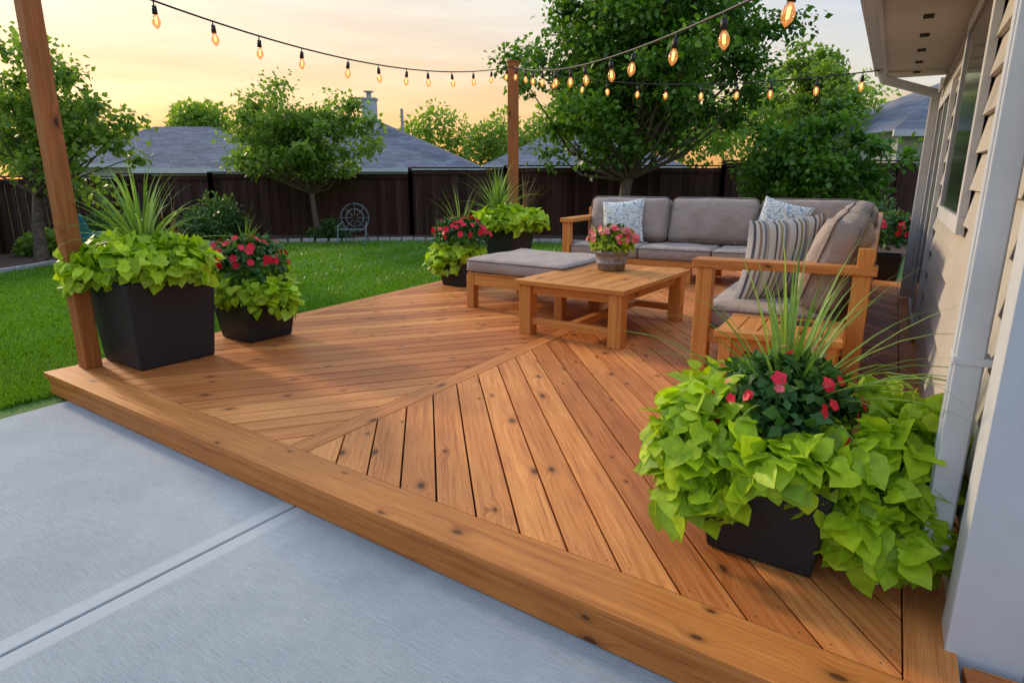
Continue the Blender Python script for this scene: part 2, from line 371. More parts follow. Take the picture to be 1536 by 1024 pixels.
def post(x,y,w,top):
    mb=MB(); a=Vector((fd[0],fd[1],0))*w/2; b=Vector((ld[0],ld[1],0))*w/2
    hz=(top-DZ)/2; mb.box((x,y,DZ+hz),a,b,(0,0,hz),'post',.6)
    mb.box((x,y,top+.012),a*1.15,b*1.15,(0,0,.011),'post',.4)
    return mb.build('wooden_post',bevel=.006)
post(-3.33,4.80,.128,3.32); post(0.02,11.72,.15,3.52)

# ---------------------------------------------------------------- plants
def rdir(n): return nrm(rng.normal(size=(n,3)))
def mound(name,cs,n,size,mat,heart=True,down=.6,lift=.45,skip=None):
    P=[];D=[];NN=[];R=[]
    tot=sum(c[2] for c in cs)
    for c,rad,w in cs:
        k=int(n*w/tot); d=rdir(k); d[:,2]=np.where(d[:,2]<-.55,-d[:,2],d[:,2])
        lump=1+.12*np.sin(d[:,0]*7+c[0]*9)*np.cos(d[:,1]*6+c[1]*5)
        rr=(.55+.47*rng.random(k)**.6)*lump
        p=np.array(c)+d*np.array(rad)*rr[:,None]
        ok=p[:,2]>DZ+.03
        p=p[ok]; d=d[ok]; rr=rr[ok]; k=len(p)
        nn=nrm(d+np.array((0,-.1,lift))+rng.normal(size=(k,3))*.34)
        tang=d*.35+np.array((0,0,-down))+rng.normal(size=(k,3))*.5
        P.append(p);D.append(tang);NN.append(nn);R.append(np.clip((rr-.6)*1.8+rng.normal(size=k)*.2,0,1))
    P=np.concatenate(P);D=np.concatenate(D);NN=np.concatenate(NN);R=np.concatenate(R)
    if len(P)>40 and heart:
        # drop stray leaves that have too few neighbours
        d2=((P[:,None,:]-P[None,:,:])**2).sum(-1); cnt=(d2<(size*1.1)**2).sum(1); ok=cnt>=7
        P,D,NN,R=P[ok],D[ok],NN[ok],R[ok]
    S=size*(.5+.75*rng.random(len(P)))
    if heart: return leaves(name,P,D,NN,S,R,mat,HEART_V,HEART_F,True)
    return leaves(name,P,D,NN,S,R,mat)
def spikes(name,c,n,length,width,mat='spike',elmin=30,seg=8,droop=.9):
    V=[];F=[];R=[]
    for i in range(n):
        az=random.random()*2*math.pi; t=random.random(); el=math.radians(elmin+(88-elmin)*t**.7); Ln=length*(.6+.45*random.random()); r=random.random()
        p=np.array(c,float)+np.array((math.cos(az),math.sin(az),0))*.03*random.random()
        side=np.array((-math.sin(az),math.cos(az),0)); b0=len(V)
        dr=droop*(.5+random.random())*(1.15-t*.8)
        for s in range(seg+1):
            u=s/seg; w=width*(math.sin(math.pi*min(1,.18+u*.82))**.7)*(1-u**3)+.0006
            e=el-dr*u*u*1.5
            V.append(p-side*w/2); V.append(p+np.array((0,0,-w*.25))); V.append(p+side*w/2)
            p=p+np.array((math.cos(az)*math.cos(e),math.sin(az)*math.cos(e),math.sin(e)))*Ln/seg
        for s in range(seg):
            a=b0+s*3; F+=[(a,a+1,a+4,a+3),(a+1,a+2,a+5,a+4)]; R+=[r,r]
    return arr_mesh(name,V,F,R,mat,True)
def flowers(name,cs,n,size,mat='red'):
    P=[];D=[];NN=[];S=[];R=[]
    for c,rad in cs:
        for i in range(n):
            d=rdir(1)[0]; d[2]=abs(d[2]); d[1]-=.3; d/=np.linalg.norm(d)
            p=np.array(c)+d*np.array(rad)*(.95+.15*random.random())
            nn=d+rng.normal(size=3)*.3; nn/=np.linalg.norm(nn); x=np.cross(nn,(0.1,.2,1)); x/=np.linalg.norm(x); y=np.cross(nn,x); s=size*(.7+.5*random.random()); r=random.random()
            for k in range(5):
                a=2*math.pi*k/5
                P.append(p); D.append(x*math.cos(a)+y*math.sin(a)+nn*.15); NN.append(nn); S.append(s*.62); R.append(r)
    tv=PET_V.copy(); tv[:,0]*=1.15
    return leaves(name,np.array(P),np.array(D),np.array(NN),np.array(S),np.array(R),mat,tv,DIA_F)
def pot(x,y,b,t,h,ang=-35.2,mat='pot',name='pot'):
    ca,sa=math.cos(math.radians(ang)),math.sin(math.radians(ang))
    def ring(w,z): return [(x+ca*u*w/2-sa*v*w/2,y+sa*u*w/2+ca*v*w/2,z) for u,v in ((-1,-1),(1,-1),(1,1),(-1,1))]
    z0=DZ+.002
    rings=[ring(b,z0),ring(t,z0+h),ring(t-.05,z0+h),ring(t-.075,z0+h-.07)]
    V=[p for r in rings for p in r]; F=[(3,2,1,0)]
    for k in range(3):
        for i in range(4): F.append((k*4+i,k*4+(i+1)%4,k*4+4+(i+1)%4,k*4+4+i))
    F.append((12,13,14,15))
    me=bpy.data.meshes.new(name); me.from_pydata(V,[],F); me.materials.append(M[mat]); me.materials.append(M['soil']); me.polygons[-1].material_index=1
    ob=link(bpy.data.objects.new(name,me)); bv=ob.modifiers.new('b','BEVEL'); bv.width=.012; bv.segments=3; return ob
Z=DZ
NC=[((.80,2.36,Z+.43),(.24,.26,.24),1.1),((.75,2.30,Z+.28),(.18,.18,.21),.8),((.98,2.06,Z+.46),(.16,.13,.10),.35),((1.30,2.08,Z+.38),(.25,.16,.22),1.2),((1.36,2.02,Z+.19),(.21,.14,.18),.8),((1.48,2.28,Z+.44),(.2,.27,.23),1.0),((1.05,2.68,Z+.45),(.4,.22,.2),.5)]
st=[]
for c,rad,w_ in NC:
    for j in range(5):
        e_=np.array(c)+rdir(1)[0]*np.array(rad)*.6; b_=np.array((1.06+random.uniform(-.12,.12),2.33+random.uniform(-.12,.12),Z+.40)); m_=(b_+e_)/2+np.array((0,0,.14))
        st.append(([b_,b_*.45+m_*.55,m_,m_*.5+e_*.5,e_],[.005,.005,.004,.003,.002]))
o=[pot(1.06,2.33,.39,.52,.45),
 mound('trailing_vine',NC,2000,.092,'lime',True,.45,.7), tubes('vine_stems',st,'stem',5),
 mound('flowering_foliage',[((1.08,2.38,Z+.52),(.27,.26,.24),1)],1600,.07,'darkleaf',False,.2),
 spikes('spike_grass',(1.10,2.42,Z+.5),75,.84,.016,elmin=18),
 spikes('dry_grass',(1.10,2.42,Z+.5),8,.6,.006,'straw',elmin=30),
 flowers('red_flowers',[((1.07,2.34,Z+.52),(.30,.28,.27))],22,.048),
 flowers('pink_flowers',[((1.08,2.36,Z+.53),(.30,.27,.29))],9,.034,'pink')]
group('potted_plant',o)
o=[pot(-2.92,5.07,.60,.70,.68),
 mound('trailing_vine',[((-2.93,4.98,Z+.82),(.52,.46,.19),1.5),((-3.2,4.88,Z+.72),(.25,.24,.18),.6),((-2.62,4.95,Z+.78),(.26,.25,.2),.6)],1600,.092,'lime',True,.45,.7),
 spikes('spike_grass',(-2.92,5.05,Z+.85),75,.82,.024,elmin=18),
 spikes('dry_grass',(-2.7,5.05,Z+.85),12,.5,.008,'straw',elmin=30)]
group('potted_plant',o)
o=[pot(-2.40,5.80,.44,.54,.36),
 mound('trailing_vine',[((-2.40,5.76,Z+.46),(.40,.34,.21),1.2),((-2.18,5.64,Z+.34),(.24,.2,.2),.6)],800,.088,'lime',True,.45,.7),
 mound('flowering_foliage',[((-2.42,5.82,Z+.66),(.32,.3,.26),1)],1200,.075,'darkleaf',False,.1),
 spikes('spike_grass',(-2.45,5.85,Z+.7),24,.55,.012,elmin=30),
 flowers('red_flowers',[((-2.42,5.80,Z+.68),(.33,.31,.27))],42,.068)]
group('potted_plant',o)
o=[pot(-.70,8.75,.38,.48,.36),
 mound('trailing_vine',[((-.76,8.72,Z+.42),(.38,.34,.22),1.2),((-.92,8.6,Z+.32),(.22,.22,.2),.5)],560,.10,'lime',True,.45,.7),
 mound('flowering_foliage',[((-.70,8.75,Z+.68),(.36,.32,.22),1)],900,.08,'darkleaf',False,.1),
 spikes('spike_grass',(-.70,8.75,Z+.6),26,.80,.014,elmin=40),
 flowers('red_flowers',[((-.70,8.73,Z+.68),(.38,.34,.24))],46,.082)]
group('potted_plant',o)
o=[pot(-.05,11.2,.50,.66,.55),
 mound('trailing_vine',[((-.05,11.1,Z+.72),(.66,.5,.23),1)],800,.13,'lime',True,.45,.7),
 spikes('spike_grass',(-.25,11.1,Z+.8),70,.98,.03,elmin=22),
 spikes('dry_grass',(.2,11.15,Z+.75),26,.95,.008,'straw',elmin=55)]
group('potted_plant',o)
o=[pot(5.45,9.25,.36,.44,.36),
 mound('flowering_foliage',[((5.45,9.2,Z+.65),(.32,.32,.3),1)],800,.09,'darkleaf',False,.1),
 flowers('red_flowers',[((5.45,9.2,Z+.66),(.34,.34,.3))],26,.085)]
group('potted_plant',o)

# ---------------------------------------------------------------- furniture
e1=np.array((.817,-.576)); e2=np.array((.576,.817))
def V3(a,z=0): return Vector((a[0],a[1],z))
def rounded(name,c,ux,uy,W,D,H,r,puff,mat,nseg=14,pipe=True):
    ux=Vector(ux).normalized();uy=Vector(uy).normalized();uz=ux.cross(uy).normalized()
    t=[math.sin(math.pi/2*x) for x in np.linspace(-1,1,nseg+1)]
    tz=[math.sin(math.pi/2*x) for x in np.linspace(-1,1,7)]
    V={};L_=[];F=[]
    sag=.006+.006*((abs(c[0])*13.7)%1)
    def vid(x,y,z):
        k=(round(x,5),round(y,5),round(z,5))
        if k not in V:
            q=Vector((x*W/2,y*D/2,z*H/2)); lim=Vector((W/2-r,D/2-r,H/2-r*.98)); 
            inn=Vector([max(-lim[i],min(lim[i],q[i])) for i in range(3)]); d=q-inn
            p=inn+(d.normalized()*r if d.length>1e-6 else d)
            f=max(0,1-x*x)*max(0,1-y*y)
            p.z+=z*puff*f**.5
            fz=(1-z*z)
            p.x+=x*abs(x)*puff*.25*fz*(1-y*y); p.y+=y*abs(y)*puff*.25*fz*(1-x*x)
            p.z+=z*sag*(math.sin(x*5+c[0]*7)*math.cos(y*4+c[1]*5)+.5*math.sin(x*9+y*7+c[1]*3))
            V[k]=len(L_); L_.append(Vector(c)+ux*p.x+uy*p.y+uz*p.z)
        return V[k]
    for s in (-1,1):
        for i in range(nseg):
            for j in range(nseg):
                q=[vid(t[i],t[j],s),vid(t[i+1],t[j],s),vid(t[i+1],t[j+1],s),vid(t[i],t[j+1],s)]; F.append(q if s>0 else q[::-1])
        for i in range(nseg):
            for j in range(6):
                q=[vid(s,t[i],tz[j]),vid(s,t[i+1],tz[j]),vid(s,t[i+1],tz[j+1]),vid(s,t[i],tz[j+1])]; F.append(q if s>0 else q[::-1])
                q=[vid(t[i],s,tz[j]),vid(t[i+1],s,tz[j]),vid(t[i+1],s,tz[j+1]),vid(t[i],s,tz[j+1])]; F.append(q[::-1] if s>0 else q)
    nf=len(F); nm=[0]*nf
    if pipe:
        for s in (-1,1):
            ringp=[]
            rc=r*.9
            for (cx_,cy_,a0) in ((1,1,0),(-1,1,90),(-1,-1,180),(1,-1,270)):
                for a in (0,30,60,90):
                    aa=math.radians(a0+a); ringp.append(Vector((cx_*(W/2-rc)+math.cos(aa)*rc*.93,cy_*(D/2-rc)+math.sin(aa)*rc*.93,s*(H/2-r*.42))))
            m_=len(ringp); b0=len(L_)
            for i,p in enumerate(ringp):
                tn=(ringp[(i+1)%m_]-ringp[i-1]).normalized(); xx=tn.cross(Vector((0,0,1))); 
                for k in range(5):
                    a=2*math.pi*k/5; q=p+(xx*math.cos(a)+Vector((0,0,1))*math.sin(a))*.0085; L_.append(Vector(c)+ux*q.x+uy*q.y+uz*q.z)
            for i in range(m_):
                for k in range(5):
                    i2=(i+1)%m_;k2=(k+1)%5; F.append([b0+i*5+k,b0+i2*5+k,b0+i2*5+k2,b0+i*5+k2]); nm.append(1)
    me=bpy.data.meshes.new(name); me.from_pydata(L_,[],F); me.materials.append(M[mat]); me.materials.append(M['piping']); me.polygons.foreach_set('use_smooth',[True]*len(F)); me.polygons.foreach_set('material_index',nm); me.update()
    return link(bpy.data.objects.new(name,me))
def pillow(name,c,ux,uy,W,H,T,mat):
    ux=Vector(ux).normalized();uy=Vector(uy).normalized();uz=ux.cross(uy).normalized(); n=18
    vs=[];uv=[];F=[]
    for s in (1,-1):
        for i in range(n+1):
            for j in range(n+1):
                x=-1+2*i/n;y=-1+2*j/n
                px=x*(1-.10*(1-y*y)); py=y*(1-.10*(1-x*x))
                z=s*T/2*((1-abs(x)**2.6)*(1-abs(y)**2.6))**.55
                z+=s*.008*math.sin(x*6+y*4+c[0]*5)*(1-x*x)*(1-y*y)
                vs.append(Vector(c)+ux*px*W/2+uy*py*H/2+uz*z); uv.append(((x+1)/2,(y+1)/2))
        b=0 if s>0 else (n+1)**2
        for i in range(n):
            for j in range(n):
                q=[b+i*(n+1)+j,b+(i+1)*(n+1)+j,b+(i+1)*(n+1)+j+1,b+i*(n+1)+j+1]; F.append(q if s>0 else q[::-1])
    me=bpy.data.meshes.new(name); me.from_pydata(vs,[],F); ul=me.uv_layers.new(name='UVMap')
    for l in me.loops: ul.data[l.index].uv=uv[l.vertex_index]
    me.materials.append(M[mat]); me.polygons.foreach_set('use_smooth',[True]*len(F)); me.update()
    return link(bpy.data.objects.new(name,me))

def table(name,C,W,D,h,leg,over,a,b,slats,stretch=True):
    C=np.array(C);a=np.array(a);b=np.array(b); mb=MB(); zt=DZ+h
    k=slats; sw=W/k
    for i in range(k):
        c=C+a*(-W/2+sw*(i+.5)); mb.box((c[0],c[1],zt-.02),V3(a)*(sw/2-.004),V3(b)*(D/2-.09),(0,0,.02),'teak')
    for s in (-1,1):
        c=C+b*s*(D/2-.043); mb.box((c[0],c[1],zt-.019),V3(a)*(W/2+.002),V3(b)*.043,(0,0,.021),'teak')
    LW=W/2-over-leg/2; LD=D/2-over-leg/2
    for s in (-1,1):
        for t in (-1,1):
            c=C+a*s*LW+b*t*LD; hz=(h-.042)/2; mb.box((c[0],c[1],DZ+hz),V3(a)*leg/2,V3(b)*leg/2,(0,0,hz),'teak')
        c=C+a*s*LW; mb.box((c[0],c[1],zt-.042-.045),V3(a)*.02,V3(b)*(LD-leg/2),(0,0,.044),'teak')
        c=C+b*s*LD; mb.box((c[0],c[1],zt-.042-.045),V3(a)*(LW-leg/2),V3(b)*.02,(0,0,.044),'teak')
        if stretch:
            c=C+b*s*LD; mb.box((c[0],c[1],DZ+.13),V3(a)*(LW-leg/2),V3(b)*.028,(0,0,.035),'teak')
    if stretch: mb.box((C[0],C[1],DZ+.13),V3(a)*.04,V3(b)*(LD-.03),(0,0,.03),'teak')
    ob=mb.build('table_frame',bevel=.005); return group(name,[ob])
table('coffee_table',(.93,6.2),1.12,1.56,.52,.125,.03,e1,e2,7)
def round_pot(name,c,prof,mat,n=28):
    V=[];F=[]
    for r,z in prof:
        for k in range(n): a=2*math.pi*k/n; V.append((c[0]+r*math.cos(a),c[1]+r*math.sin(a),c[2]+z))
    for i in range(len(prof)-1):
        for k in range(n): F.append((i*n+k,i*n+(k+1)%n,(i+1)*n+(k+1)%n,(i+1)*n+k))
    return arr_mesh(name,V,F,rng.random(len(F)),mat,True)
tz=DZ+.522; pc=(1.02,6.5,tz)
o=[round_pot('pot',pc,[(.0,.003),(.135,.003),(.148,.07),(.155,.072),(.155,.085),(.150,.088),(.168,.17),(.180,.17),(.182,.205),(.167,.205),(.155,.17),(.0,.168)],'stonepot'),
 mound('flowering_foliage',[((1.02,6.5,tz+.29),(.22,.22,.12),1)],650,.06,'lime',False,.2),
 mound('dark_foliage',[((1.02,6.5,tz+.31),(.2,.2,.13),1)],350,.06,'darkleaf',False,.2),
 flowers('pink_flowers',[((1.02,6.48,tz+.30),(.25,.25,.15))],44,.06,'pink'),
 flowers('red_flowers',[((1.02,6.48,tz+.30),(.24,.24,.16))],10,.055,'red')]
group('flower_pot',o)

Lc=np.array((-.52,7.16)); oa=e1; ob_=np.array((.54,.842)); OW=1.27; OD=1.15
Cc=Lc+oa*OW/2+ob_*OD/2
mb=MB(); lg=.1
for s in (-1,1):
    for t in (-1,1):
        c=Cc+oa*s*(OW/2-lg/2)+ob_*t*(OD/2-lg/2); mb.box((c[0],c[1],DZ+.19),V3(oa)*lg/2,V3(ob_)*lg/2,(0,0,.19),'teak')
    c=Cc+oa*s*(OW/2-.035); mb.box((c[0],c[1],DZ+.32),V3(oa)*.025,V3(ob_)*(OD/2-lg),(0,0,.058),'teak')
    c=Cc+ob_*s*(OD/2-.035); mb.box((c[0],c[1],DZ+.32),V3(oa)*(OW/2-lg),V3(ob_)*.025,(0,0,.058),'teak')
mb.box((Cc[0],Cc[1],DZ+.393),V3(oa)*(OW/2-.01),V3(ob_)*(OD/2-.01),(0,0,.011),'teak')
group('ottoman',[mb.build('frame',bevel=.006),rounded('cushion',(Cc[0],Cc[1],DZ+.485),V3(oa),V3(ob_),OW+.02,OD+.02,.155,.055,.015,'cushion')])

sa=np.array((math.cos(math.radians(-25)),math.sin(math.radians(-25)))); sb=np.array((.5,.866))
table('side_table',np.array((1.62,4.50))+sa*.36-sb*.30,.74,.62,.49,.075,.03,sa,sb,6,False)
mb=MB(); cph=np.array((1.62,4.50))+sa*.42-sb*.18; mb.box((cph[0],cph[1],DZ+.498),V3(sa)*.1,V3(sb)*.05,(0,0,.006),'phone'); ob=mb.build('phone_body',bevel=.004); group('mobile_phone',[ob])

P0=np.array((1.38,4.72)); SD=1.08; LB=5.2; LA=4.12
P1=P0+sa*1.15; Q=P1+sb*LB; BLs=Q-sa*LA; A0=BLs-sb*SD
AH=.86; T=.115
mb=MB(); parts=[]
def bx(c,a,b,ha,hb,z0,z1,mat='teak',m=None):
    (m or mb).box((c[0],c[1],DZ+(z0+z1)/2),V3(a)*ha,V3(b)*hb,(0,0,(z1-z0)/2),mat)
def arm(p,dirn,length,thick_dir):
    for t in (T/2,length-T/2):
        c=p+dirn*t+thick_dir*T/2; bx(c,dirn,thick_dir,T/2,T/2,0,AH-.062)
    c=p+dirn*length/2+thick_dir*(T/2+.015); bx(c,dirn,thick_dir,length/2+.03,T/2+.04,AH-.06,AH)
    c=p+dirn*length/2+thick_dir*T/2; bx(c,dirn,thick_dir,length/2-T,.03,.22,.33)
arm(P0,sa,1.15,sb)
arm(A0,sb,SD,sa)
def seatbox(o,a,b,la,lb):
    c=o+a*la/2+b*lb/2; bx(c,a,b,la/2-.02,lb/2-.02,.22,.31)
seatbox(P0+sb*T,sa,sb,1.13,LB-T-SD)
seatbox(A0+sa*T,sa,sb,LA-T,SD)
for pnt in (P0+sb*(LB-SD)*.5+sa*.05, P1+sb*LB*.5-sa*.06, P0+sb*(LB-SD)+sa*.05, A0+sa*(LA*.45)+sb*.05, Q-sa*.06-sb*.06, BLs+sa*LA*.5-sb*.06):
    bx(pnt,sa,sb,.05,.05,0,.22)
BH=.98
c=BLs+sa*LA/2-sb*.03; bx(c,sa,sb,LA/2,.03,BH-.09,BH); bx(c,sa,sb,LA/2,.03,.31,.42)
c=P1+sb*LB/2-sa*.03; bx(c,sa,sb,.035,LB/2-.07,BH-.09,BH); bx(c,sa,sb,.03,LB/2-.07,.31,.42)
for i in range(15):
    c=BLs+sa*(LA*(i+.5)/15)-sb*.03; bx(c,sa,sb,.045,.02,.42,BH-.09)
for i in range(18):
    c=P1+sb*(T+(LB-T)*(i+.5)/18)-sa*.03; bx(c,sa,sb,.02,.045,.42,BH-.09)
for c in (P1-sa*.05+sb*.06,Q-sa*.05-sb*.05,BLs+sa*.05-sb*.05): bx(c,sa,sb,.05,.05,.31,BH+.0)
parts.append(mb.build('wood_frame',bevel=.006))
def seatc(o,la,lb,nm='seat_cushion'):
    c=o+sa*la/2+sb*lb/2; parts.append(rounded(nm,(c[0],c[1],DZ+.395),V3(sa),V3(sb),la-.012,lb-.012,.175,.055,.02,'cushion'))
nL=3; lenL=(LB-T-SD)/nL
for i in range(nL): seatc(P0+sb*(T+lenL*i),.95,lenL)
nb=3; lenA=(LA-T-.95)/nb
for i in range(nb): seatc(A0+sa*(T+lenA*i),lenA,SD-.2)
seatc(A0+sa*(LA-.97),.92,SD-.18)
def backc(c,along,outw,w,h=.66,t=.27,lean=.22):
    up=(V3(outw)*math.sin(lean)+Vector((0,0,math.cos(lean))))
    parts.append(rounded('back_cushion',(c[0],c[1],DZ+.485+h/2),V3(along),up,w-.02,h,t,.10,.07,'cushion'))
LBk=LA-T-.28
for i in range(3):
    c=A0+sb*(SD-.26)+sa*(T+LBk*(i+.5)/3); backc(c,sa,sb,LBk/3,lean=.2+.05*i)
WB=LB-T-.35
for i in range(3):
    c=P0+sa*(1.15-.27)+sb*(T+WB*(i+.5)/3); backc(c,sb,sa,WB/3,lean=.3-.05*i)
def pil(c,z,along,outw,W,mat,lean=.35,T_=.2,roll=0):
    up=(V3(outw)*math.sin(lean)+Vector((0,0,math.cos(lean)))); al=V3(along)
    al2=al*math.cos(roll)+up*math.sin(roll); up2=up*math.cos(roll)-al*math.sin(roll)
    parts.append(pillow('throw_pillow',(c[0],c[1],DZ+z),al2,up2,W,W,T_,mat))
pil(A0+sa*.72+sb*(SD-.54),.80,sa,sb,.66,'paisley',.3,.2,.1)
pil(A0+sa*(LA-1.2)+sb*(SD-.52),.82,sa,sb,.66,'paisley',.35,.2,-.25)
pil(P0+sa*.48+sb*(T+.62),.80,sa*.80+sb*.6,sb*.9+sa*.4,.72,'stripe',.38,.24,.1)
pil(P0+sa*.50+sb*(T+1.7),.82,sa*.75+sb*.65,sb*.9+sa*.4,.66,'paisley',.4,.22,-.15)
group('sectional_sofa',parts)

# ---------------------------------------------------------------- house
W0=np.array((1.495,1.82)); hv=np.array((.505,.863)); hn=np.array((-.863,.505)); hg=-hn
def W(m,o=0): return W0+hv*m+hn*o
EZ=1.625+1.15; M0=-.12; M1=7.4
def hq(mb,m0,m1,o0,o1,z0,z1,mat): mb.prism([tuple(W(m0,o0)),tuple(W(m1,o0)),tuple(W(m1,o1)),tuple(W(m0,o1))],z0,z1,mat,hv)
ho=[]
mb=MB(); c0=W(M0,-.02);c1=W(M1,-.02);c2=W(M1,-6);c3=W(M0,-6)
mb.prism([tuple(c0),tuple(c1),tuple(c2),tuple(c3)],-.05,EZ,'siding')
ho.append(mb.build('wall_core'))
mb=MB(); lap=.18; mi=mb.mat('siding')
def laps(p,q,nn,z0,z1):
    z=z0
    while z<z1-.01:
        zt=min(z+lap,z1)
        a=p+nn*.034;b=q+nn*.034;c=q+nn*.004;d=p+nn*.004
        a1=p+nn*.030;b1=q+nn*.030
        mb.face([(a[0],a[1],z),(b[0],b[1],z),(b1[0],b1[1],z+.022),(a1[0],a1[1],z+.022)],[(0,0)]*4,.5,mi)
        mb.face([(a1[0],a1[1],z+.022),(b1[0],b1[1],z+.022),(c[0],c[1],zt),(d[0],d[1],zt)],[(0,0)]*4,.5,mi)
        mb.face([(p[0],p[1],z),(q[0],q[1],z),(b[0],b[1],z),(a[0],a[1],z)],[(0,0)]*4,.5,mi)
        z+=lap
laps(W(M0),W(M1),hn,.12,EZ)
ce=W(M0); ge=ce+hg*6; laps(ge,ce,-hv,.12,EZ)
ho.append(mb.build('lap_siding'))
mb=MB()
hq(mb,M0-.045,M0+.11,.0,.045,.0,EZ,'trim')
ce2=W(M0,.044); mb.prism([tuple(ce2-hv*.049),tuple(ce2+hg*.2-hv*.049),tuple(ce2+hg*.2-hv*.0),tuple(ce2-hv*.0)],.0,EZ-.001,'trim',(0,1))
hq(mb,M1-.1,M1+.03,.0,.045,.0,EZ,'trim')
hq(mb,M0+.111,M1-.101,.0,.03,.0,.12,'greywall')
def window(m0,m1,z0,z1,panes,fw=.07):
    for a,b,c,d in ((m0,m1,z1-fw,z1),(m0,m1,z0,z0+fw)): hq(mb,a,b,.022,.062,c,d,'trim')
    for a,b in ((m0,m0+fw),(m1-fw,m1)): hq(mb,a,b,.022,.062,z0+fw+.001,z1-fw-.001,'trim')
    for i in range(1,panes):
        c=m0+(m1-m0)*i/panes; hq(mb,c-.03,c+.03,.022,.056,z0+fw+.001,z1-fw-.001,'trim')
    hq(mb,m0+.02,m1-.02,.024,.048,z0+.02,z1-.02,'glass')
window(1.75,3.45,1.33,EZ-.10,1,.09)
window(4.3,6.2,.2,EZ-.38,2,.09)
ho.append(mb.build('windows_and_trim',bevel=.003))
mb=MB(); OV=.62
hq(mb,M0-.3,M1-.3,-.02,OV,EZ+.001,EZ+.03,'soffit')
hq(mb,M0-.3,M1-.3,OV-.03,OV+.0,EZ-.03,EZ+.18,'trim')
for i in range(9):
    m=.6+i*.75; hq(mb,m,m+.14,.27,.34,EZ-.006,EZ,'dark')
ho.append(mb.build('soffit',bevel=.002))
mb=MB()
hq(mb,M0-.3,M1-.3,OV+.002,OV+.09,EZ+.03,EZ+.05,'trim'); hq(mb,M0-.3,M1-.3,OV+.09,OV+.115,EZ+.031,EZ+.17,'trim'); hq(mb,M0-.3,M1-.3,OV+.115,OV+.13,EZ+.15,EZ+.17,'trim')
ho.append(mb.build('gutter',bevel=.004))
def dspout(path,w,d,a,name):
    mb=MB()
    for p,q in zip(path[:-1],path[1:]):
        p=Vector(p);q=Vector(q);t=(q-p); ln_=t.length; t.normalize(); A_=V3(a); B_=t.cross(A_).normalized()
        mb.box((p+q)/2,A_*w/2,B_*d/2,t*(ln_/2+.012),'trim')
        for s in (-.24,0,.24): mb.box((p+q)/2+A_*w*s,A_*w*.06,B_*(d/2+.006),t*(ln_/2+.008),'trim')
    return mb.build(name,bevel=.004)
def P3(m,o,z): p=W(m,o); return (p[0],p[1],z)
ho.append(dspout([P3(.10,.095,EZ-.05),P3(.10,.095,DZ+.28)],.095,.075,hv,'downspout'))
mb=MB()
for i in range(11):
    t=i/10; ang=t*1.1
    p=np.array(P3(.10,.095+.17*t*t,DZ+.275-.235*t+.02*t*t)); s=1.0+(.10 if i%2 else 0)
    ax=V3(hv)*.050*s; tt=Vector((hn[0]*math.sin(ang),hn[1]*math.sin(ang),-math.cos(ang))); B_=tt.cross(ax).normalized()
    mb.box(p,ax,B_*.040*s,tt*.016,'trim')
ho.append(mb.build('downspout_elbow',bevel=.005))
ho.append(dspout([P3(6.5,OV+.05,EZ+.03),P3(6.5,OV-.0,EZ-.08),P3(6.7,.09,EZ-.24),P3(6.7,.095,DZ+.05)],.10,.08,hv,'downspout_far'))
mb=MB()
for z in (1.05,2.2): hq(mb,.048,.152,.036,.139,z,z+.025,'trim')
ho.append(mb.build('downspout_strap',bevel=.002))
mb=MB(); mi=mb.mat('shingle')
r0=W(M0-.35,OV+.02);r1=W(M1-.25,OV+.02);r2=W(M1-.25,-3);r3=W(M0-.35,-3); r4=W(M1-.25,-6.5); r5=W(M0-.35,-6.5)
zr=EZ+.19; zt=zr+1.5
mb.face([(r0[0],r0[1],zr),(r1[0],r1[1],zr),(r2[0],r2[1],zt),(r3[0],r3[1],zt)][::-1],[(0,0)]*4,.5,mi)
mb.face([(r3[0],r3[1],zt),(r2[0],r2[1],zt),(r4[0],r4[1],zr),(r5[0],r5[1],zr)][::-1],[(0,0)]*4,.5,mi)
mi=mb.mat('siding')
mb.face([(r1[0],r1[1],zr),(r4[0],r4[1],zr),(r2[0],r2[1],zt)],[(0,0)]*3,.5,mi); mb.face([(r0[0],r0[1],zr),(r3[0],r3[1],zt),(r5[0],r5[1],zr)],[(0,0)]*3,.5,mi)
ho.append(mb.build('roof'))
group('siding_house',ho)

